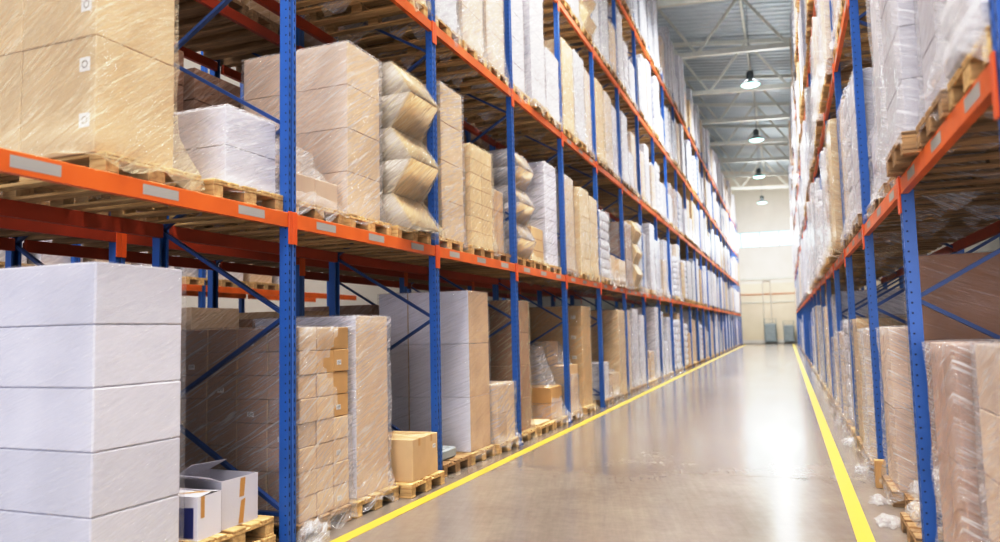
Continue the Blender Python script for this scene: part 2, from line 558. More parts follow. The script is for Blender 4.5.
mb = MB(); mb.box(0, .0115, -.056, .001, -.262, .012, bev=.003); conn_a = mb.me('beam_connector', M['orange_red'])
mb = MB(); mb.box(0, .0115, BL-.001, BL+.056, -.262, .012, bev=.003); conn_b = mb.me('beam_connector', M['orange_red'])
mb = MB(); mb.add([(.001, 0, 0), (.001, .30, 0), (.001, .30, .068), (.001, 0, .068)], [(0, 1, 2, 3)]); sticker_me = mb.me('blank_sticker', M['sticker'])

def beam(x, y, z, flip, lbl, group, red=False, stickers=(), ends=True):
    """y = nearer end when not flipped; the root is the beam mesh itself"""
    o = obj('shelf_beam', beam_red if red else beam_me, None, (x, y+(BL if flip else 0), z), (0, 0, PI if flip else 0))
    tag(o, lbl, 'shelf beam', group, 'thing')
    if ends:
        obj('beam_connector', conn_a, o); obj('beam_connector', conn_b, o)
    for s in stickers:
        yy = (BL-s-.30) if flip else s
        obj('blank_sticker', sticker_me, o, (0, yy, -.092))
    return o

for n in range(-1, 24):
    for l in range(1, 5):
        y = YL+BAY*n+.056
        if seen(XL, XL, y, y+BL, LEV[l]-.12, LEV[l]):
            st = (.285, 1.155, 2.04) if (l == 1 and n < 8) or (l == 2 and n in (3, 5)) else ()
            beam(XL+PF+.002, y, LEV[l], False, 'orange shelf beam %s of the left rack, %s bay along the aisle' % (['', 'at the lowest shelf', 'at shelf two', 'at shelf three', 'at shelf four'][l], ORD[n+2]), 'left rack front beams', stickers=st, ends=n < 16)
        if n < 9 and seen(REARL, REARL, y, y+BL, LEV[l]-.12, LEV[l], 0):
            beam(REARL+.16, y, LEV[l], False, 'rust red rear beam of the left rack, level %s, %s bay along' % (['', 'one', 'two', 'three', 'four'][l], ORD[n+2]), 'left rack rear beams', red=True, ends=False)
        if l < 4 and n < 6 and seen(ROW2, ROW2, y, y+BL, LEV[l]-.12, LEV[l], 0):
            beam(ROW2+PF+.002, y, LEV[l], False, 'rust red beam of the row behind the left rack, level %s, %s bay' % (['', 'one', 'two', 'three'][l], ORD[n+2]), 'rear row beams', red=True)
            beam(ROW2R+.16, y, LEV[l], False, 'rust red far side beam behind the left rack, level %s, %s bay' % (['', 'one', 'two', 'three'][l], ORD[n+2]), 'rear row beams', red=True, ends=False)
for n in range(-1, 22):
    for l in range(1, 5):
        y = YR+BAY*n+.056; z = LEV[l]+.045
        if seen(XR, XR, y, y+BL, z-.12, z):
            st = (.22, 1.09, 1.98) if l < 3 and n < 6 else ()
            beam(XR-PF-.002, y, z, True, 'orange shelf beam %s of the right rack, %s bay along the aisle' % (['', 'at the lowest shelf', 'at shelf two', 'at shelf three', 'at shelf four'][l], ORD[n+2]), 'right rack front beams', stickers=st, ends=n < 12)
        if n < 5 and l < 4 and seen(REARR, REARR, y, y+BL, z-.12, z, 0):
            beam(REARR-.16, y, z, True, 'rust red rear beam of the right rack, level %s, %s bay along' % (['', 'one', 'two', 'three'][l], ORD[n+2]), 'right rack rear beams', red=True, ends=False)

# ------------------------------------------------------------------ pallets
PW, PD = .80, 1.40      # along the aisle, into the rack
def pallet_proto(mat):
    t = empty('wooden_pallet')
    # local: aisle edge at x=0, body to -x ; y 0..PW
    def part(nm, *b):
        mb = MB(); mb.box(*b, bev=.004); obj(nm, mb.me(nm, mat), t)
    for y0, w in ((0, .145), (.17, .1), (.33, .145), (.53, .1), (.655, .145)):
        part('deck_board', -PD, 0, y0, y0+w, .122, .144)
    for x0 in (-.145, -PD/2-.07, -PD):
        part('stringer_board', x0, x0+.145, .0, PW, .100, .122)
        for y0, w in ((0, .1), (.33, .14), (.70, .1)):
            part('block', x0+.002, x0+.143, y0, y0+w, .022, .100)
    for y0, w in ((0, .1), (.33, .14), (.70, .1)):
        part('bottom_board', -PD, 0, y0, y0+w, 0, .022)
    return t
pal_new = pallet_proto(M['wood']); pal_old = pallet_proto(M['wood_old'])
def pallet_single(mat):
    # one connected body with the same outline, for pallets too far off to show their boards
    mb = MB()
    prof = [(0, 0), (.1, 0), (.1, .1), (.33, .1), (.33, 0), (.47, 0), (.47, .1), (.70, .1), (.70, 0), (.8, 0), (.8, .144), (0, .144)]
    n = len(prof)
    mb.add([(0, y, z) for y, z in prof]+[(-PD, y, z) for y, z in prof],
           [(0, 1, 2, 11), (2, 3, 10, 11), (3, 4, 5, 6), (3, 6, 10), (6, 7, 10), (7, 8, 9, 10),
            (12+11, 12+2, 12+1, 12+0), (12+11, 12+10, 12+3, 12+2), (12+6, 12+5, 12+4, 12+3), (12+10, 12+6, 12+3), (12+10, 12+7, 12+6), (12+10, 12+9, 12+8, 12+7)]
           + [((i+1) % n, i, n+i, n+(i+1) % n) for i in range(n)])
    return mb.me('wooden_pallet', mat)
pal_far = [pallet_single(M['wood']), pallet_single(M['wood_old'])]
pal_used = {}
def pallet(side, x, y, z, lbl, parts=True, old=False, group=None):
    """y = edge nearer the camera"""
    flip = side == 'R'
    if parts:
        k = 'old' if old else 'new'
        p_ = pal_old if old else pal_new
        o = copy_tree(p_) if pal_used.get(k) else p_
        pal_used[k] = True
    else:
        o = obj('wooden_pallet', pal_far[1 if old else 0])
    o.rotation_euler = (0, 0, PI if flip else 0)
    o.location = (x, y+(PW if flip else 0), z)
    tag(o, lbl, 'pallet', group or 'wooden pallets under the loads')
    return o

# ------------------------------------------------------------------ loads
def ring_pts(W, D, off, fx, cols_a=1, cols_n=1, gr=.010, grooves=True, rnd=.0):
    """closed perimeter of a load, counterclockwise from the near aisle corner; fx pushes the aisle face outwards"""
    pts = []
    def side(a, b, n):
        a, b = Vector(a), Vector(b)
        L = (b-a).length; d = (b-a)/L; nrm = Vector((d.y, -d.x))
        pts.append(a)
        if grooves and n > 1:
            for k in range(1, n):
                c = a+d*L*k/n
                pts.append(c-d*.006); pts.append(c-nrm*gr); pts.append(c+d*.006)
    A = (off+fx, -off); B = (off+fx, W+off); C = (-D-off, W+off); E_ = (-D-off, -off)
    side(A, B, cols_a); side(B, C, cols_n); side(C, E_, cols_a); side(E_, A, cols_n)
    return pts

def body_mesh(W, D, H, rows, ca, cn, mat, fx=None, bulge=0., name='load'):
    """a stack of cartons as one connected shell with sunk seams"""
    fx = fx or (lambda t: 0)
    zs = [(0, 0)]
    for k in range(rows):
        a, b = H*k/rows, H*(k+1)/rows
        if bulge:
            zs += [(a+.15*(b-a), bulge*.7), (a+.5*(b-a), bulge), (a+.85*(b-a), bulge*.7)]
        if k < rows-1:
            zs += [(b-.007, 0), (b, -.012), (b+.007, 0)]
    zs.append((H, 0))
    v, f = [], []
    for z, o in zs:
        for q in ring_pts(W, D, o, fx(z/H), ca, cn): v.append((q.x, q.y, z))
    n = len(v)//len(zs)
    for j in range(len(zs)-1):
        for i in range(n):
            f.append((j*n+i, j*n+(i+1) % n, (j+1)*n+(i+1) % n, (j+1)*n+i))
    f.append(tuple(range(n))[::-1]); f.append(tuple((len(zs)-1)*n+i for i in range(n)))
    return mesh(name, v, f, [mat])

def film_mesh(W, D, H, mat, seed=0, fx=None, skirt=.05, hem=.09, z_lo=0., wrinkle=.012, top=True, hole=None, off=.014, taper=None, nrow=18):
    """a sheet of stretch film round a load: pleats, flared torn hem over the pallet, puckered top"""
    fx = fx or (lambda t: 0)
    na, nn = 13, 17
    base = []
    def side(a, b, n):
        for k in range(n):
            base.append((Vector(a).lerp(Vector(b), k/n), k/n))
    side((0, 0), (0, W), na); side((0, W), (-D, W), nn); side((-D, W), (-D, 0), na); side((-D, 0), (0, 0), nn)
    c = Vector((-D/2, W/2))
    N_ = len(base)
    rows = [-1, -.5] + [k/(nrow) for k in range(nrow+1)]
    v, f = [], []
    for r in rows:
        for i, (p, u) in enumerate(base):
            nz = noise.noise(Vector((p.x*2.1+seed*3.7, p.y*2.1+r*1.2, r*2.3+seed)))
            n2 = noise.noise(Vector((p.x*9+seed, p.y*9-r*7, r*9+seed*1.3)))
            d = Vector((0, 0))
            onfront = i <= na
            dirv = Vector((1, 0)) if i < na else Vector((0, 1)) if i < na+nn else Vector((-1, 0)) if i < 2*na+nn else Vector((0, -1))
            if u == 0:
                pr = base[i-1][0]; nx = base[(i+1) % N_][0]
                dirv = ((p-pr).normalized()+(p-nx).normalized())
                dirv = dirv.normalized()*1.2
            o = off+wrinkle*(.6+nz*.8+n2*.7)
            if r < 0:
                fl = -r
                o = off+skirt*fl*(.6+.8*abs(nz))+.01
                z = z_lo-hem*fl*(.35+1.1*abs(noise.noise(Vector((p.x*3.3+seed, p.y*3.3, 5.)))*1.6))
            else:
                z = z_lo+r*(H-z_lo)
                if r < .12: o += skirt*.45*(1-r/.12)
            q = p+Vector((dirv.x*o, dirv.y*min(o, .022+.25*max(0, o-.022))))
            t_ = max(0, z/H)
            q.x += fx(t_)*(1 if p.x > -D*.5 else 0)
            if taper:
                s = taper(t_)
                q = Vector((q.x+ (s[0] if p.x > -D*.5 else 0), c.y+(q.y-c.y)*s[1]))
            v.append((q.x, q.y, z))
    nr = len(rows)
    for j in range(nr-1):
        for i in range(N_):
            i2 = (i+1) % N_
            q = (j*N_+i, j*N_+i2, (j+1)*N_+i2, (j+1)*N_+i)
            if hole and hole(v[q[0]]): continue
            f.append(q)
    if top:
        last = (nr-1)*N_
        for s, dz in ((.86, .014), (.5, .018)):
            for i in range(N_):
                p = v[last+i]
                k = noise.noise(Vector((i*.35+seed, s*5, 0)))
                v.append((c.x+(p[0]-c.x)*s, c.y+(p[1]-c.y)*s, H+dz+.010*k))
        for j in range(2):
            a = last+j*N_; b = a+N_
            for i in range(N_):
                f.append((a+i, a+(i+1) % N_, b+(i+1) % N_, b+i))
        f.append(tuple(last+2*N_+i for i in range(N_)))
    return mesh('stretch_wrap', v, f, [mat], smooth=True)

_carton_cache = {}
def carton_mesh(dx, dy, dz, mat, bev=.006):
    mats = list(mat) if isinstance(mat, (tuple, list)) else [mat]
    k = (round(dx, 3), round(dy, 3), round(dz, 3), tuple(q.name for q in mats), bev)
    if k not in _carton_cache:
        mb = MB(); mb.box(0, dx, 0, dy, 0, dz, bev=bev)
        me = mb.me('carton', mats)
        if len(mats) > 1:      # aisle side gets another colour, the warm light there partly painted in
            for p_ in me.polygons: p_.material_index = 1 if p_.normal.x > .5 else 0
        _carton_cache[k] = me
    return _carton_cache[k]

def label_me(w=.10, h=.07, ring=False):
    """a white paper label lying in the x = 0 plane, facing +x, with printed bars"""
    mb = MB()
    mb.add([(0, 0, 0), (0, w, 0), (0, w, h), (0, 0, h)], [(0, 1, 2, 3)], 0)
    if ring:
        n = 12
        vs = []
        for r in (.026, .019):
            vs += [(.0006, w/2+r*math.cos(2*PI*k/n), h/2+r*math.sin(2*PI*k/n)) for k in range(n)]
        mb.add(vs, [(k, (k+1) % n, n+(k+1) % n, n+k) for k in range(n)], 1)
    else:
        y = w*.12
        while y < w*.85:
            b = R.choice((.002, .004, .003))
            mb.add([(.0006, y, h*.3), (.0006, y+b, h*.3), (.0006, y+b, h*.85), (.0006, y, h*.85)], [(0, 1, 2, 3)], 1)
            y += b+R.choice((.003, .005))
        mb.add([(.0006, w*.12, h*.1), (.0006, w*.7, h*.1), (.0006, w*.7, h*.18), (.0006, w*.12, h*.18)], [(0, 1, 2, 3)], 1)
    return mb.me('paper_label', [M['label'], M['ink']])
LAB = label_me(); LAB_S = label_me(.07, .045); LAB_R = label_me(.09, .09, True)

def root(side, x, y, z, W, name, lbl, cat, group):
    o = empty(name, (x, y+(W if side == 'R' else 0), z), PI if side == 'R' else 0)
    tag(o, lbl, cat, group)
    return o

def hero(side, y, W, x, D, z0, H, rows, ca, cn, mat, lbl, film='film', name='wrapped_carton_stack', cat='pallet load', group='wrapped loads in the racks',
         mats=None, fx=None, gap=.004, labels=None, skirt=.05, hem=.09, seed=None, rowh=None, top=True, hole=None, jit=.004, bev=.006, skip=None, wrinkle=.012, film_h=None, taper=None):
    """a pallet load whose visible cartons are parts, under a film part"""
    t = root(side, x, y, z0, W, name, lbl, cat, group)
    hs = rowh or [H/rows]*rows
    z = 0
    for k, h in enumerate(hs):
        for j in range(ca):
            for i in range(cn):
                if not (k == len(hs)-1 or i == 0 or j == 0 or (j == ca-1)): continue
                if skip and skip(i, j, k): continue
                dx, dy = D/cn-gap, W/ca-gap
                m_ = mat if mats is None else mats(i, j, k)
                o = obj('carton', carton_mesh(dx, dy, h-gap, m_, bev), t, (-(i+1)*D/cn+gap/2+R.uniform(-jit, 0), j*W/ca+gap/2+R.uniform(-jit, jit)*.4, z+gap/2))
                if labels and labels(i, j, k):
                    lm = labels(i, j, k)
                    for me_, face, py, pz in (lm if isinstance(lm, list) else [lm]):
                        if face == 'a':
                            obj('paper_label', me_, o, (dx+.0015, py*dy, pz*h))
                        else:
                            if side == 'R': obj('paper_label', me_, o, (dx*py, dy+.0015, pz*h), (0, 0, PI/2))
                            else: obj('paper_label', me_, o, (dx*py, -.0015, pz*h), (0, 0, -PI/2))
        z += h
    if film:
        obj('stretch_wrap', film_mesh(W, D, film_h or H, M[film], seed if seed is not None else R.random()*50, fx, skirt, hem, top=top, hole=hole, wrinkle=wrinkle, taper=taper), t)
    return t

def zig(amp, n):
    def f_(t):
        s = t*n
        k = s-math.floor(s)
        return amp*(1-abs(2*k-1))
    return f_

def bales(side, y, W, x, D, z0, H, n, amp, mat, lbl, film='film_warm', phase=0, sidemat=None, group='wrapped loads in the racks'):
    """paper bales whose fronts lean in and out by turns"""
    t = root(side, x, y, z0, W, 'wavy_bale_stack', lbl, 'pallet load', group)
    ff = zig(amp, n/2)
    fn = lambda t_: ff(max(0, t_)+phase)
    for k in range(n):
        mb = MB()
        a, b = H*k/n, H*(k+1)/n-.004
        fa, fb = fn(k/n), fn((k+1)/n)
        bm = bmesh.new(); bmesh.ops.create_cube(bm, size=1)
        for v_ in bm.verts:
            top_ = v_.co.z > 0
            v_.co = Vector(((fb if top_ else fa) if v_.co.x > 0 else -D, W if v_.co.y > 0 else 0, b if top_ else a))
        bmesh.ops.bevel(bm, geom=list(bm.edges), offset=.012, segments=2, affect='EDGES')
        me = bpy.data.meshes.new('paper_bale'); bm.to_mesh(me); bm.free(); me.materials.append(M['bale_end']); me.materials.append(mat)
        for p_ in me.polygons: p_.use_smooth = True; p_.material_index = 1 if p_.normal.x > .3 else 0  # sides greyer than the fronts, their cooler light put into the colour
        obj('paper_bale', me, t)
    fm = film_mesh(W, D, H, M[film], R.random()*50, fn, .05, .1, nrow=n*3, wrinkle=.008)
    for p_ in fm.polygons: p_.use_smooth = False
    obj('stretch_wrap', fm, t)
    return t

occupied = set()
def slot_y(side, n, s): return (YL if side == 'L' else YR)+BAY*n+.075+s*.872

# ================================================================== hand-placed loads, left rack, floor
XF = -3.90
def floor_pallet(side, x, y, lbl, old=False): pallet(side, x, y, 0, lbl, True, old)
def WHITES(i, j, k): return M['white_board']
# white stack, nearest
floor_pallet('L', -3.86, 3.24, 'wooden pallet under the big white carton stack nearest the camera')
hero('L', 3.29, .70, -3.91, 1.26, PH, 2.05, 6, 1, 1, M['white_board'], 'big stack of white cartons in film, nearest the camera on the floor', film='film_faint', rowh=[.125]+[.385]*5,
     name='white_carton_stack', seed=3.1, skirt=.03, bev=.008, wrinkle=.006)
occupied |= {('L', 0, -1, 0), ('L', 0, -1, 1), ('L', 0, -1, 2)}
# pallet with loose white cartons
floor_pallet('L', -3.86, 4.14, 'lower pale pallet under the opened white cartons beside the first post')
pallet('L', -3.87, 4.13, PH, 'upper pale pallet directly under the opened white cartons beside the first post')
def open_box(x, y, z, dx, dy, dz, lbl, panel, rz=0):
    t = empty('opened_carton', (x, y, z), rz); tag(t, lbl, 'carton', 'opened white cartons')
    w = .006
    mb = MB()
    mb.box(-dx, 0, 0, dy, 0, w)
    mb.box(-dx, 0, 0, w, w, dz); mb.box(-dx, 0, dy-w, dy, w, dz); mb.box(-w, 0, w, dy-w, w, dz); mb.box(-dx, -dx+w, w, dy-w, w, dz)
    obj('carton_body', mb.me('carton_body', M['white_board']), t)
    # lid flaps
    def flap(pts, m_='white_board'):
        v = [Vector(p) for p in pts]; n = (v[1]-v[0]).cross(v[3]-v[0]).normalized()*.004
        mb = MB(); mb.add(v+[p+n for p in v], [(3, 2, 1, 0), (4, 5, 6, 7), (0, 1, 5, 4), (1, 2, 6, 5), (2, 3, 7, 6), (3, 0, 4, 7)])
        obj('flap', mb.me('flap', M[m_]), t)
    if panel:
        flap([(-dx, 0, dz), (0, 0, dz), (0, dy*.55, dz+.012), (-dx, dy*.55, dz+.03)])
        flap([(-dx, dy, dz+.002), (0, dy, dz+.002), (.0, dy*.5, dz+.022), (-dx, dy*.5, dz+.035)])
    else:
        flap([(-dx, 0, dz), (0, 0, dz), (.0, -.12, dz+.05), (-dx, -.14, dz+.06)])
        flap([(-dx, dy*.1, dz+.001), (-dx, dy, dz+.001), (-dx+.18, dy, dz+.09), (-dx+.16, dy*.1, dz+.10)])
    mb = MB()
    def tp(p0, p1, p2, p3): mb.add([p0, p1, p2, p3], [(0, 1, 2, 3)])
    if panel:
        
        tp((.0012, .03, dz), (.0012, .07, dz), (.0012, .07, dz-.15), (.0012, .03, dz-.15))
        tp((-dx*.5, 0.01, dz+.006), (-dx*.5+.05, .01, dz+.006), (.0, dy*.5, dz+.0175), (-.06, dy*.5, dz+.020))
    else:
        tp((.0012, dy*.50, dz-.01), (.0012, dy*.64, dz-.01), (.0012, dy*.60, dz*.58), (.0012, dy*.47, dz*.58))
        tp((.0012, dy*.52, dz*.50), (.0012, dy*.64, dz*.53), (.0012, dy*.58, dz*.02), (.0012, dy*.45, dz*.02))
    obj('tape_strip', mb.me('tape_strip', M['tape']), t)
    if panel:
        mb = MB(); mb.add([(-.035, -.0015, .015), (-dx+.02, -.0015, .015), (-dx+.02, -.0015, dz*.66), (-.035, -.0015, dz*.76)], [(0, 1, 2, 3)])
        obj('blue_panel', mb.me('blue_panel', M['blue_panel']), t)
    return t
open_box(-3.93, 4.17, PH*2, .62, .25, .30, 'white carton with a printed dark blue panel and brown tape', True, .06)
open_box(-3.97, 4.45, PH*2, .50, .39, .355, 'opened white carton with torn tape and raised flaps beside the first post', False, -.03)

# brown carton heap
bh = lambda i, j, k: M['kraft'] if (j == 2 and k >= 4) or (j == 1 and k >= 6) else (M['brown_dull'], M['tan_soft'])
floor_pallet('L', -3.84, 5.20, 'wooden pallet under the torn-wrapped brown carton stack behind the first post', True)
hero('L', 5.26, .76, -3.87, 1.32, PH, 1.64, 8, 3, 4, M['brown_dull'], 'stack of small brown cartons with torn film, right behind the first post', mats=bh, film='film', seed=8.2, 
     hole=lambda q: q[0] > -.1 and q[1] > .24 and .78 < q[2] < 1.61 and q[1] > .24+.25*abs(math.sin(q[2]*5)), wrinkle=.03, skirt=.10, hem=.16, jit=.012,
     labels=lambda i, j, k: (LAB_S, 'n', .35, .25) if (j == 0 and (i+k*2) % 3 == 0) else ((LAB_S, 'a', .2, .3) if (i == 0 and j == 2 and k % 2 == 0) else None))
occupied.add(('L', 0, 0, 0))
# tall white-topped stack
floor_pallet('L', -3.82, 6.06, 'wooden pallet under the tan and white stack before the second post')
hero('L', 6.20, .60, -3.90, 1.22, PH, 1.75, 1, 1, 1, M['tan_pale'], 'tall smooth pale load under crinkled film between first and second posts', film='film_milky', mats=lambda i, j, k: (M['grey_board'], M['tan_soft']), name='wrapped_pallet_load', seed=4.4, skirt=.12, hem=.1, wrinkle=.02)
occupied.add(('L', 0, 0, 1))
# two kraft cartons
floor_pallet('L', -3.71, 6.93, 'wooden pallet carrying two plain kraft cartons in front of the second post')
for k, (yy, xx) in enumerate(((7.04, -3.75), (7.37, -3.77))):
    t = empty('kraft_carton', (xx, yy, PH)); tag(t, ['plain kraft carton nearer the camera on a low pallet', 'plain kraft carton with small label, rear of the low pair'][k], 'carton', 'kraft cartons by the second post')
    mb = MB(); mb.box(-.56, 0, 0, .31, 0, .44, bev=.006); obj('carton_body', mb.me('carton_body', M['kraft_light']), t)
    mb = MB(); mb.box(-.561, .0012, .135, .175, .4395, .4412); mb.box(-.0005, .0014, .135, .175, .36, .4405); obj('tape_strip', mb.me('tape_strip', M['tape']), t)
    if k: obj('paper_label', LAB_S, t, (.0015, .18, .28))
occupied.add(('L', 0, 0, 2))
# stacked empty pallets with a flat grey pack
pallet('L', -3.86, 8.03, 0, 'old dark pallet carrying a flat grey pack behind the second post', True, True)
mb = MB(); mb.box(-1.0, 0, 0, .5, 0, .13, bev=.02)
o = obj('flat_grey_pack', mb.me('flat_grey_pack', M['grey_plastic']), None, (-3.98, 8.15, PH+.001)); tag(o, 'flat grey pack lying on an old pallet behind the second post', 'pack')
occupied.add(('L', 0, 1, 0))
# grey white stack
floor_pallet('L', -3.85, 8.86, 'wooden pallet under the tall grey-white carton stack')
hero('L', 8.96, .68, -3.91, 1.36, PH, 2.12, 3, 1, 3, (M['grey_board'], M['tan_soft']), 'tall stack of big grey-white cartons behind the second post', film='film_faint', seed=1.7, skirt=.10, hem=.1, wrinkle=.008)
occupied.add(('L', 0, 1, 1))
floor_pallet('L', -3.80, 9.68, 'wooden pallet under the knee-high wrapped load before the third post')
hero('L', 9.74, .68, -3.83, 1.1, PH, .82, 2, 2, 2, M['kraft_light'], 'knee-high wrapped tan cartons on floor before the third post', film='film_milky', skirt=.12, hem=.1, wrinkle=.03)
occupied.add(('L', 0, 1, 2))
floor_pallet('L', -3.84, 10.68, 'wooden pallet under the tall brown stack behind the third post')
hero('L', 10.84, .60, -3.93, 1.30, PH, 2.05, 4, 1, 2, M['brown'], 'tall stack of four dark brown layers on floor behind the third post', film='film_warm', mats=lambda i, j, k: M['brown'], skirt=.14, hem=.1)
occupied.add(('L', 0, 2, 0))
def cone(t): return (.10*(1-t)-.35*t, 1.0-.35*t)
floor_pallet('L', -3.82, 11.56, 'nearly bare wooden pallet with a flat kraft sheet before the film cone')
mb = MB(); mb.box(-1.2, 0, 0, .70, 0, .035, bev=.008)
tag(obj('kraft_sheet_stack', mb.me('kraft_sheet_stack', M['kraft_light']), None, (-3.88, 11.60, PH+.001)), 'thin stack of flat kraft sheets lying on a floor pallet', 'cardboard sheets')
floor_pallet('L', -3.82, 12.42, 'wooden pallet under the cone of film before the fourth post')
hero('L', 12.48, .66, -3.90, 1.2, PH, .56, 2, 1, 2, M['kraft'], 'low brown carton under a tent-like cone of stretch film', film='film_milky', film_h=1.28, taper=cone, skirt=.14, hem=.08, wrinkle=.02, top=True)
occupied.add(('L', 0, 2, 1))
floor_pallet('L', -3.82, 13.42, 'wooden pallet under the stepped kraft load next to the fourth post')
hero('L', 13.48, .70, -3.87, 1.2, PH, 1.34, 3, 2, 3, M['kraft_light'], 'stepped chest-high kraft load draped in film just behind the fourth post', film='film_milky', skip=lambda i, j, k: k == 2 and i == 0, taper=lambda t: (-.38*max(0, t-.5)*2, 1), skirt=.14)
occupied.add(('L', 0, 2, 2))
floor_pallet('L', -3.84, 14.62, 'wooden pallet under the tall kraft stack with white labels')
hero('L', 14.70, .70, -3.90, 1.3, PH, 2.05, 5, 1, 2, M['kraft'], 'tall kraft stack with small white labels, second load past the fourth post', film='film_warm', labels=lambda i, j, k: (LAB, 'n', .65, .35) if i == 0 else None, skirt=.14)
occupied |= {('L', 0, 3, 0), ('L', 0, 3, 1), ('L', 0, 3, 2)}

# ================================================================== left rack, shelf one
Z1 = LEV[1]
def shelf_pallet(side, x, y, z, lbl, old=False): pallet(side, x, y, z, lbl, True, old)
shelf_pallet('L', -3.86, 3.30, Z1, 'wooden pallet under the huge tan wrapped load on shelf one')
hero('L', 3.28, .64, -3.94, 1.33, Z1+PH, 2.25, 5, 1, 2, M['tan_soft'], 'huge tan wrapped load with a column of labels, nearest on shelf one', film='film_warm', seed=9.3, skirt=.16, hem=.12, wrinkle=.022,
     rowh=[.75]*3, labels=lambda i, j, k: [(LAB_R, 'n', .80, .22), (LAB_R, 'n', .79, .70)] if i == 0 else None, taper=lambda t: (0, 1+.42*max(0, 1-t/.10)))
shelf_pallet('L', -3.84, 4.20, Z1, 'wooden pallet under the short white load on shelf one')
hero('L', 4.42, .60, -3.93, .80, Z1+PH, .62, 2, 1, 1, M['white_board'], 'short white wrapped load of two layers before the first post on shelf one', film='film_milky', skirt=.10, wrinkle=.02, seed=2.2)
occupied |= {('L', 1, -1, 0), ('L', 1, -1, 1), ('L', 1, -1, 2)}
shelf_pallet('L', -3.86, 5.14, Z1, 'wooden pallet under the slumped wrapped heap on shelf one')
hero('L', 5.20, .72, -3.92, 1.2, Z1+PH, .52, 2, 2, 3, M['tan_pale'], 'low slumped heap of wrapped cartons just behind the first post on shelf one', film='film', skirt=.12, wrinkle=.05, hem=.1, film_h=.60, taper=lambda t: (-.3*t, 1-.2*t), skip=lambda i, j, k: k == 1 and i == 0, seed=5.5)
occupied.add(('L', 1, 0, 0))
shelf_pallet('L', -3.86, 6.04, Z1, 'wooden pallet under the tall tan four-layer stack on shelf one')
hero('L', 6.13, .62, -3.94, 1.28, Z1+PH, 1.76, 4, 1, 1, (M['tan_pale'], M['tan_soft']), 'tall tan four-layer carton stack in film between first and second posts', film='film', skirt=.12, wrinkle=.014, seed=6.6)
occupied.add(('L', 1, 0, 1))
shelf_pallet('L', -3.84, 6.94, Z1, 'wooden pallet under the wavy kraft bales on shelf one')
bales('L', 6.98, .70, -3.93, 1.2, Z1+PH, 1.84, 5, .24, M['w_paper'], 'wavy stack of kraft paper bales zigzagging in and out before the second post', phase=.2)
occupied.add(('L', 1, 0, 2))
shelf_pallet('L', -3.86, 7.90, Z1, 'wooden pallet under the narrow tall tan load behind the second post')
hero('L', 8.22, .66, -3.92, 1.1, Z1+PH, 2.0, 4, 1, 2, M['kraft_light'], 'narrow tall tan load with white label strip behind the second post, shelf one', film='film_milky', labels=lambda i, j, k: (LAB, 'n', .7, .7) if i == 0 else None, skirt=.05)
occupied.add(('L', 1, 1, 0))
shelf_pallet('L', -3.86, 8.98, Z1, 'wooden pallet under the seven-row small carton stack on shelf one')
hero('L', 9.05, .76, -3.88, 1.2, Z1+PH, 1.40, 7, 2, 3, M['kraft_light'], 'chest-high stack of many small tan cartons, shelf one before the third post', film='film_warm', labels=lambda i, j, k: (LAB_S, 'n', .2, .3) if i == 0 and j == 0 else None, skirt=.14, wrinkle=.02)
occupied.add(('L', 1, 1, 1))
shelf_pallet('L', -3.86, 9.96, Z1, 'wooden pallet standing half empty before the third post on shelf one', True)
occupied.add(('L', 1, 1, 2))
hero('L', 9.93, .52, -3.95, 1.2, Z1+PH, .95, 3, 2, 2, M['kraft'], 'short brown wrapped carton stack just before the third post on shelf one', film='film', skirt=.12, wrinkle=.02)
shelf_pallet('L', -3.86, 10.72, Z1, 'wooden pallet under the second wavy bale stack on shelf one')
bales('L', 10.76, .74, -3.95, 1.2, Z1+PH, 1.72, 6, .16, M['w_paper'], 'wavy kraft bale stack just behind the third post on shelf one', phase=0, film='film_milky')
occupied.add(('L', 1, 2, 0))
shelf_pallet('L', -3.86, 11.60, Z1, 'wooden pallet under the low tan bags on shelf one')
hero('L', 11.72, .64, -3.93, 1.2, Z1+PH, .60, 3, 1, 2, M['kraft_light'], 'low cone of film-draped tan packs between third and fourth posts, shelf one', film='film_warm', film_h=.75, taper=lambda t: (-.25*t, 1-.3*t), skirt=.14, wrinkle=.03)
occupied.add(('L', 1, 2, 1))
shelf_pallet('L', -3.86, 12.42, Z1, 'wooden pallet under the white-grey column load on shelf one')
hero('L', 12.50, .70, -3.92, 1.25, Z1+PH, 1.88, 9, 1, 3, M['grey_board'], 'tall grey-white load of nine thin layers before the fourth post, shelf one', film='film_milky', skirt=.07)
occupied.add(('L', 1, 2, 2))

# ================================================================== right rack
floor_pallet('R', .88, 4.06, 'wooden pallet under the pale wrapped load at the right edge', True)
hero('R', 4.08, .78, .98, 1.3, PH, 1.44, 4, 1, 2, M['tan_pale'], 'pale tan wrapped load closest to the camera in the right rack', film='film_milky', skirt=.06, wrinkle=.02, group='wrapped loads in the racks')
floor_pallet('R', .86, 5.02, 'wooden pallet under the brown wrapped load beside the first right post', True)
hero('R', 5.02, .80, .91, 1.3, PH, 1.43, 2, 2, 2, M['brown_dull'], 'brown wrapped load of tall cartons beside the first right post', film='film', skirt=.08, wrinkle=.024, hem=.12)
occupied |= {('R', 0, -1, 0), ('R', 0, -1, 1), ('R', 0, -1, 2)}
floor_pallet('R', .93, 6.98, 'wooden pallet under the tall dull brown stack behind the first right post', True)
hero('R', 6.98, .78, 1.05, 1.32, PH, 2.12, 3, 1, 1, M['brown'], 'tall dull brown stack seen behind the first right post', film='film_faint', skirt=.05)
floor_pallet('R', .80, 6.22, 'bare wooden pallet with crumpled film at the foot of the first right post', True)
occupied |= {('R', 0, 0, 0), ('R', 0, 0, 1)}
floor_pallet('R', .84, 7.84, 'wooden pallet under the tan two-layer load before the second right post', True)
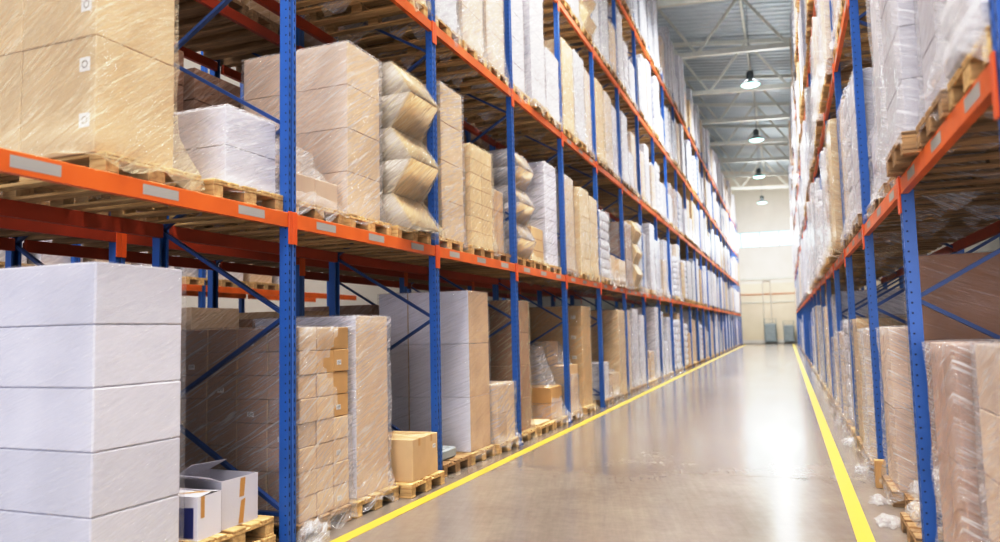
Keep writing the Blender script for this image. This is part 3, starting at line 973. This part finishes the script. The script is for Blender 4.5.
hero('R', 7.86, .76, .90, 1.3, PH, 1.52, 2, 1, 2, M['tan_pale'], 'chest-high tan load of two layers just before the second right post', film='film', skirt=.1, wrinkle=.03)
occupied.add(('R', 0, 0, 2))
# crumpled film
def crumple(name, loc, s, lbl, seed, mat='film_milky'):
    bm = bmesh.new(); bmesh.ops.create_icosphere(bm, subdivisions=4, radius=1)
    for v in bm.verts:
        n = noise.noise(v.co*2.2+Vector((seed, 0, 0)))*.45+noise.noise(v.co*6+Vector((0, seed, 0)))*.28+noise.noise(v.co*14+Vector((0, seed, 3)))*.12
        v.co *= 1+n
        v.co = Vector((v.co.x*s[0], v.co.y*s[1], max(0.004, v.co.z*s[2]+s[2]*.55)))
    me = bpy.data.meshes.new(name); bm.to_mesh(me); bm.free(); me.materials.append(M[mat])
    for p_ in me.polygons: p_.use_smooth = True
    o = obj(name, me, None, loc); tag(o, lbl, 'film', 'crumpled loose film')
    return o
crumple('crumpled_film', (1.08, 6.60, PH), (.25, .32, .26), 'ball of crumpled clear film on the bare pallet by the first right post', 3, 'film')
crumple('crumpled_film', (.72, 7.15, 0), (.09, .14, .05), 'small scrap of crumpled film on the floor beside the right rack', 7, 'film')
crumple('crumpled_film', (-3.70, 5.22, 0), (.11, .14, .12), 'dark crumpled film bunched on the floor at the first left post', 11, 'film')
for k, (x_, y_, a_, w_) in enumerate(((.73, 7.95, .07, 'near the second right post'), (.72, 9.5, .08, 'beyond the second right post'), (.74, 11.6, .09, 'by the third right post'))):
    crumple('crumpled_film', (x_, y_, 0), (a_, a_*1.7, a_*.7), 'small scrap of clear film on the floor ' + w_, 20+k)
t = empty('small_kraft_carton', (.79, 8.80, 0.0)); tag(t, 'small upright kraft carton leaning at the second right post foot', 'carton')
mb = MB(); mb.box(0, .10, -.12, 0, 0, .28, bev=.004); obj('carton_body', mb.me('carton_body', M['kraft']), t)
# right shelf one
Z1R = LEV[1]+.045
def rh(n, s, W, H, rows, ca, cn, mat, lbl, film='film_milky', dx=0, **kw):
    y = slot_y('R', n, s)
    shelf_pallet('R', .87+dx*.7, y, Z1R, 'wooden pallet under the ' + kw.pop('pl'), True)
    occupied.add(('R', 1, n, s))
    kw.setdefault('hem', .2)
    return hero('R', y+.04, W, .95+dx, 1.3, Z1R+PH, H, rows, ca, cn, mat, lbl, film=film, **kw)
rh(-1, 1, .76, 2.1, 5, 1, 2, M['silver_board'], 'grey wrapped load in the corner above the right beam, closest', dx=-.08, pl='closest grey load on right shelf one')
rh(-1, 2, .78, 2.1, 6, 1, 3, M['silver_board'], 'silver-grey wrapped load with rounded film skirt above the right beam', pl='silver-grey load on right shelf one', skirt=.10, hem=.14, wrinkle=.03, dx=-.18, film_h=2.1)
rh(0, 0, .72, 2.0, 3, 1, 2, M['white_board'], 'white two-column load behind the silver-grey one, right shelf one', pl='white column load on right shelf one', film='film_milky', skirt=.12)
rh(0, 1, .74, 2.15, 2, 1, 1, M['silver_board'], 'tall clear-wrapped load hiding the first right post, right shelf one', pl='tall clear-wrapped load on right shelf one', film='film', skirt=.16, hem=.2, dx=-.03, wrinkle=.03)
rh(0, 2, .74, .75, 2, 1, 2, M['white_board'], 'short white wrapped load before the second right post, right shelf one', pl='short white load on right shelf one', skirt=.12, wrinkle=.03)
rh(1, 0, .74, 1.64, 4, 1, 2, M['silver_board'], 'silver wrapped load just behind the second right post, right shelf one', pl='silver load on right shelf one', film='film_milky', skirt=.08, dx=-.10)

# ================================================================== generic loads
protos = {}
def proto(key, W, D, H, rows, ca, cn, mat, look, film, fx=None, bulge=0, taper=None, film_h=None, skirt=.12, hem=.20, wrinkle=.026, name='wrapped_pallet_load'):
    protos[key] = dict(W=W, H=H, look=look, name=name,
                       body=body_mesh(W, D, H, rows, ca, cn, M[mat], fx, bulge, name),
                       films=[film_mesh(W, D, film_h or H, M[film], s*7.3+len(key), fx if not bulge else (lambda t: bulge), skirt, hem, taper=taper, wrinkle=wrinkle) for s in range(2)])
proto('whitetall', .72, 1.25, 1.95, 5, 1, 2, 'w_white', 'tall white wrapped load', 'film_milky')
proto('tantall', .70, 1.25, 1.90, 4, 1, 2, 'w_tan', 'tall tan wrapped load', 'film')
proto('krafttall', .72, 1.25, 1.80, 6, 2, 3, 'w_kraft', 'tall kraft carton load', 'film_warm')
proto('wavy', .74, 1.2, 1.75, 6, 1, 1, 'w_paper', 'wavy kraft bale load', 'film_warm', fx=zig(.14, 3))
proto('browncart', .76, 1.25, 1.45, 5, 2, 3, 'w_brown', 'brown carton load', 'film')
proto('whiteshort', .74, 1.2, 1.05, 3, 2, 2, 'w_white', 'short white wrapped load', 'film_milky')
proto('silver', .72, 1.25, 1.75, 3, 1, 2, 'w_grey', 'silver film-wrapped load', 'film_milky')
proto('bags', .72, 1.2, 1.55, 7, 1, 1, 'w_white', 'bulging white bag load', 'film_milky', bulge=.035)
proto('low', .74, 1.2, .60, 2, 2, 2, 'w_tan', 'low slumped tan load', 'film', film_h=.68, taper=lambda t: (-.15*t, 1-.12*t), wrinkle=.04)
proto('mid', .70, 1.2, 1.30, 4, 2, 2, 'w_kraft', 'mid-height kraft load', 'film_milky', taper=lambda t: (.03, 1.02))
WTS = {'L': dict(whitetall=5, tantall=4, krafttall=3, wavy=1.2, browncart=1.6, whiteshort=1.6, silver=4, bags=2.4, low=1.2, mid=1.8),
       'R': dict(whitetall=3.5, tantall=5, krafttall=3, wavy=1, browncart=1.5, whiteshort=2, silver=2.5, bags=2.5, low=.6, mid=2.2)}
FARW = dict(whitetall=6, silver=6, bags=3, tantall=2.6, krafttall=1.5, mid=1.2, whiteshort=1.6, browncart=.8)
forced = {('L', 1, 3, 0): ('tantall', .96), ('L', 1, 3, 1): ('krafttall', .95), ('L', 1, 3, 2): ('krafttall', .93), ('L', 1, 4, 0): ('bags', .98), ('L', 1, 4, 1): ('low', 1), ('L', 1, 4, 2): ('low', .9),
          ('L', 1, 5, 0): ('browncart', 1.1), ('L', 1, 5, 1): ('wavy', 1.0), ('L', 1, 5, 2): ('silver', 1.03),
          ('L', 0, 3, 1): ('mid', .8), ('L', 0, 3, 2): ('browncart', .6), ('L', 0, 4, 0): ('whiteshort', .7), ('L', 0, 4, 1): ('low', .8), ('L', 0, 4, 2): ('krafttall', 1.02),
          ('L', 0, 5, 0): ('tantall', .98), ('L', 0, 5, 1): ('whitetall', .97), ('L', 0, 5, 2): ('whitetall', .9), ('L', 0, 6, 0): ('low', 1), ('L', 0, 6, 1): ('mid', .6),
          ('L', 2, 0, 2): ('krafttall', 1.1), ('L', 2, 1, 0): ('silver', 1.15), ('L', 2, 1, 1): ('tantall', 1.1), ('L', 2, 1, 2): ('tantall', 1.15), ('L', 2, 2, 0): ('whitetall', 1.1), ('L', 2, 2, 1): ('whitetall', 1.05),
          ('L', 2, 2, 2): ('whiteshort', 1.15), ('L', 2, 3, 0): ('krafttall', .98), ('L', 2, 3, 1): ('silver', 1.05), ('L', 2, 3, 2): ('tantall', .95), ('L', 2, 4, 0): ('krafttall', 1.03), ('L', 2, 4, 1): ('tantall', .95),
          ('R', 0, 1, 0): ('mid', 1.05), ('R', 0, 1, 1): ('silver', .78), ('R', 0, 1, 2): ('krafttall', .82), ('R', 0, 2, 0): ('tantall', .8), ('R', 0, 2, 1): ('bags', .95), ('R', 0, 2, 2): ('mid', 1),
          ('R', 1, 1, 1): ('bags', 1.1), ('R', 1, 1, 2): ('tantall', .95), ('R', 1, 2, 0): ('krafttall', 1), ('R', 2, 1, 0): ('krafttall', 1.1), ('R', 2, 2, 0): ('tantall', 1)}
far_body = {'L': MB(), 'R': MB()}
far_wood = {'L': MB(), 'R': MB()}
FAR_MATS = ['w_white', 'w_tan', 'w_grey', 'w_white']
nload = npal = 0
for side in 'LR':
    for l in range(5):
        for n in range(-1, 24 if side == 'L' else 21):
            for s in range(3):
                key = (side, l, n, s)
                if key in occupied: continue
                y = slot_y(side, n, s)
                z = LEV[l]+(.045 if side == 'R' and l else 0)
                xf = (-3.84 if side == 'L' else .86)
                xb = xf-1.3 if side == 'L' else xf+1.3
                if not seen(xf, xb, y, y+.8, z-.1, z+2.0, 5): continue
                rr = random.Random(hash(key[1:])*31+(5 if side == 'L' else 9))
                if key in forced: pk, hs = forced[key]
                else:
                    ws = WTS[side] if n < 4 else FARW; pk = rr.choices(list(ws), list(ws.values()))[0]; hs = rr.uniform(.88, 1.12)
                if l == 0: hs *= 1.1
                if l == 4: hs *= 1.32
                out = 0 if l == 0 or n < 2 else rr.uniform(.0, .11) if side == 'L' else rr.uniform(.05, .15)
                pr = protos[pk]
                yj = y+.03+rr.uniform(-.02, .03); xj = xf+(-1 if side == 'L' else 1)*(rr.uniform(-.02, .06)-out)
                if n >= (12 if side == 'L' else 8):
                    # far end of the aisle: one mass
                    sx = -1 if side == 'L' else 1
                    a, b = sorted((xj, xj+sx*1.25))
                    far_body[side].box(a, b, yj, yj+pr['W'], z+PH, z+PH+pr['H']*hs, m=rr.randrange(4))
                    a, b = sorted((xf, xf+sx*PD))
                    far_wood[side].box(a, b, y, y+PW, z+.02, z+PH-.006)
                    continue
                sn = 'left' if side == 'L' else 'right'
                where = '%s, %s rack %s bay, %s' % (LVN[l], sn, ORD[n+2], SLN[s])
                near = n < 9 and not (side == 'R' and l >= 3)
                o = obj(pr['name'], pr['body'], None, (xj, yj+(pr['W'] if side == 'R' else 0), z+PH+.001), (0, 0, (PI if side == 'R' else 0)+rr.uniform(-.008, .008)))
                o.scale = (1, 1, hs)
                tag(o, pr['look']+' '+where, 'pallet load', 'wrapped loads in the racks')
                if near: obj('stretch_wrap', pr['films'][rr.randrange(2)], o)
                pallet(side, xf+(.03+out*.7 if side == 'L' else -.03-out*.7), y, z, 'wooden pallet under %s %s' % (pr['look'].replace('wrapped ', '').replace('film-', ''), where.replace(', ', ' ')), parts=n < 4 and l < 4, old=rr.random() < .4)
                nload += 1
print('generic loads', nload)
for side, sn in (('L', 'left'), ('R', 'right')):
    o = obj('distant_pallet_loads', far_body[side].me('distant_pallet_loads', [M[k] for k in FAR_MATS]))
    tag(o, 'mass of pale wrapped loads at the far end of the %s rack' % sn, 'pallet loads', kind='stuff')
    o = obj('distant_wooden_pallets', far_wood[side].me('distant_wooden_pallets', M['wood']))
    tag(o, 'pallets under the loads at the far end of the %s rack' % sn, 'pallets', kind='stuff')

# loads of the row behind (seen through the openings)
def rear(side, l, y, W, H, pk, lbl, xf):
    pr = protos[pk]
    z = LEV[l]+(.045 if side == 'R' and l else 0)
    o = obj(pr['name'], pr['body'], None, (xf, y+.03+(W if side == 'R' else 0), z+PH+.001), (0, 0, PI if side == 'R' else 0))
    o.scale = (1, W/pr['W'], H/pr['H'])
    tag(o, lbl, 'pallet load', 'loads of the rows behind')
    pallet(side, xf+(.07 if side == 'L' else -.07), y, z, 'pallet under ' + lbl.replace(' load', '').replace('wrapped ', ''), parts=False, old=True)
rl = []
fk = ['browncart', 'tantall', 'browncart', 'krafttall', 'browncart']
for l in range(3):
    for n in range(-1, 6):
        for q in range(3):
            y = slot_y('L', n, q)
            if not seen(ROW2, ROW2-1.3, y, y+.8, LEV[l], LEV[l]+1.9, 0): continue
            pk = fk[(n*3+q*2+l*2) % 5]
            if (l, n, q) in ((0, 0, 1), (0, 0, 2)): pk = 'tantall' if q == 1 else 'browncart'
            H = 1.86-.12*((n+q) % 3)
            if l == 0 and n < 1 and q == 0: H = 1.6
            if l == 0: H += .15
            rl.append((l, y, .72, H, pk, '%s %s, row behind left rack, %s bay, %s' % (protos[pk]['look'], LVN[l], ORD[n+2], SLN[q])))
for l, y, W, H, pk, lb in rl: rear('L', l, y, W, H, pk, lb, ROW2-.06)
for l, y, W, H, pk, lb in [(0, 8.9, .72, 1.9, 'browncart', 'brown load in the row behind the right rack, nearer one'), (0, 10.2, .72, 1.8, 'tantall', 'tan load in the row behind the right rack, farther one'),
                           (0, 6.9, .72, 2.0, 'browncart', 'brown load in right rear row behind the first right post')]:
    rear('R', l, y, W, H, pk, lb, ROWR2+.06)
# loads across the next aisle, a bright band between the racks
k = 0
for i in range(12):
    y = 3.2+i*.95
    for l in (0, 1):
        pr = protos[['whitetall', 'silver', 'whiteshort', 'tantall'][(i*3+l) % 4]]
        o = obj(pr['name'], pr['body'], None, (-10.6, y, LEV[l]+PH+.001)); tag(o, '%s across the next aisle, %s, %s along' % (pr['look'], LVN[l], ORD[i+1]), 'pallet load', 'loads across the next aisle')
        pallet('L', -10.49, y-.03, LEV[l], 'wooden pallet under load across the next aisle, %s, %s along' % (LVN[l], ORD[i+1]), parts=False)
for i in range(5):
    frame(-10.5, 3.0+i*BAY, False, 'rack frame across the next aisle, %s along' % ORD[i+1], 'next aisle frames', False, False)
    beam(-10.49, 3.0+i*BAY+.056, LEV[1], False, 'orange beam across the next aisle, %s bay' % ORD[i+1], 'next aisle beams', ends=False)
    beam(-11.75, 3.0+i*BAY+.056, LEV[1], False, 'rear orange beam across the next aisle, %s bay' % ORD[i+1], 'next aisle beams', ends=False)

# cages at the end wall
def cage(x, y, w, h, lbl):
    t = empty('wire_cage_trolley', (x, y, 0)); tag(t, lbl, 'trolley', 'grey trolleys by the end wall')
    mb = MB(); mb.box(-w/2, w/2, -.4, .4, .16, .22); obj('base', mb.me('base', M['cage']), t)
    for sx in (-1, 1):
        for sy in (-1, 1):
            mb = MB(); mb.bar((sx*(w/2-.02), sy*.38, .2), (sx*(w/2-.02), sy*.38, h), .04, .04); obj('post', mb.me('post', M['cage']), t)
            mb = MB(); mb.lathe([(.07, -.02), (.08, -.015), (.08, .015), (.07, .02)], 14); obj('wheel', mb.me('wheel', M['ink']), t, (sx*(w/2-.1), sy*.3, .08), (0, PI/2, 0))
    mb = MB()
    for k in range(7): mb.bar((-w/2+.02, -.38, .3+k*(h-.34)/6), (w/2-.02, -.38, .3+k*(h-.34)/6), .015, .02)
    for k in range(6): mb.bar((-w/2+w*(k+.5)/6, -.385, .22), (-w/2+w*(k+.5)/6, -.385, h), .015, .015)
    obj('wire_panel', mb.me('wire_panel', M['cage']), t)
    mb = MB(); mb.box(-w/2+.06, w/2-.06, -.33, .36, .225, h*.80, bev=.04); obj('wrapped_bundle', mb.me('wrapped_bundle', M['grey_plastic']), t)
cage(-1.40, 73.9, 1.05, 2.35, 'taller grey wire trolley by the pale end wall')
cage(.19, 73.9, .95, 2.1, 'shorter grey wire trolley by the end wall near the right rack')

# ------------------------------------------------------------------ lights
def area(name, loc, size, energy, color=(1, 1, 1), rot=(0, 0, 0), sy=None, spread=None):
    d = bpy.data.lights.new(name, 'AREA'); d.energy = energy; d.color = color; d.size = size
    if sy: d.shape = 'RECTANGLE'; d.size_y = sy
    if spread: d.spread = spread
    o = bpy.data.objects.new(name, d); link(o); o.location = loc; o.rotation_euler = rot
    return o
for i, ly in enumerate(lampY):
    area('lamp_and_fill', (lampX[i], ly, 12.12), .7, 300, (1, .94, .84) if i < 2 else (.93, .98, 1), spread=2.4)
    d = bpy.data.lights.new('roof_fill', 'POINT'); d.energy = 160; d.color = (.93, .98, 1); d.shadow_soft_size = .35  # point light added beside each lamp to brighten the roof
    o = bpy.data.objects.new('roof_fill', d); link(o); o.location = (lampX[i]+.6, ly+1.4, 12.2)
for ly in (2, 12.9, 24.4, 35.9, 47.4, 58.9):
    area('lamp_and_fill', (-1.48, ly, 13.3), 3.0, 900 if ly < 20 else 1050, (1, .945, .88) if ly < 20 else (.93, .97, 1), sy=4, spread=1.75)  # unseen overhead fills added along the aisle, no fixture belongs to them
area('lamp_and_fill', (-1.5, 62, 10.5), 3.0, 1500, (1, .97, .93), (math.radians(52), 0, 0), sy=3)  # added fill tipped towards the end wall to brighten it
# unseen fill added behind the camera to brighten the faces towards it
area('front_fill', (-1.0, -14, 3.4), 12, 2300, (.87, .88, 1), (math.radians(88), 0, 0), sy=6)
# light in the neighbouring aisles
for ly in (4, 12, 22):
    area('lamp_and_fill', (-8.8, ly, 12.0), 2.0, 900, (1, .95, .9), sy=5)
    area('lamp_and_fill', (6.6, ly, 12.0), 2.0, 260, (1, .93, .84), sy=5)
# daylight from the end wall windows
area('window_light', (-1.1, WALLY-.6, 9.9), 10, 330, (.80, .93, 1), (math.radians(-75), 0, 0), sy=2)

w = bpy.data.worlds.new('World'); bpy.context.scene.world = w; w.use_nodes = True
bg = w.node_tree.nodes['Background']; bg.inputs[0].default_value = (.84, .92, 1, 1); bg.inputs[1].default_value = .8

# ------------------------------------------------------------------ camera
cd = bpy.data.cameras.new('Camera'); cam = bpy.data.objects.new('Camera', cd); link(cam)
cd.sensor_width = 36; cd.lens = F/1000*36; cd.clip_end = 300; cd.clip_start = .05
fwd = Vector((-math.sin(YAW)*math.cos(PITCH), math.cos(YAW)*math.cos(PITCH), math.sin(PITCH)))
right = Vector((math.cos(YAW), math.sin(YAW), 0))
up = right.cross(fwd)
# image x axis / y axis after the roll
rx = right*math.cos(ROLL)-up*(math.sin(ROLL))*-1*-1
r2 = right*math.cos(ROLL)+up*(-math.sin(ROLL))*-1
# x_img = x cos - y sin, y_img(down) = x sin + y cos  -> camera axes in world
ax = right*math.cos(ROLL)+up*math.sin(ROLL)
ay = up*math.cos(ROLL)-right*math.sin(ROLL)
m3 = Matrix((ax, ay, -fwd)).transposed()
cam.matrix_world = Matrix.Translation((0, 0, CAM_H)) @ m3.to_4x4()
cd.dof.use_dof = True
cd.dof.focus_distance = 7.5
cd.dof.aperture_fstop = 1.0
bpy.context.scene.camera = cam
sc = bpy.context.scene
sc.view_settings.view_transform = 'Standard'
sc.view_settings.look = 'None'
sc.view_settings.exposure = -0.10
sc.view_settings.use_curve_mapping = True
cm = sc.view_settings.curve_mapping
cv = cm.curves[3]
for px, py in ((.10, .070), (.30, .275), (.62, .69), (.85, .925)):
    cv.points.new(px, py)
cm.update()
sc.render.engine = 'CYCLES'
sc.cycles.use_denoising = True
sc.cycles.max_bounces = 8
sc.cycles.transparent_max_bounces = 16
sc.cycles.diffuse_bounces = 4
sc.cycles.glossy_bounces = 3
sc.cycles.sample_clamp_indirect = 6
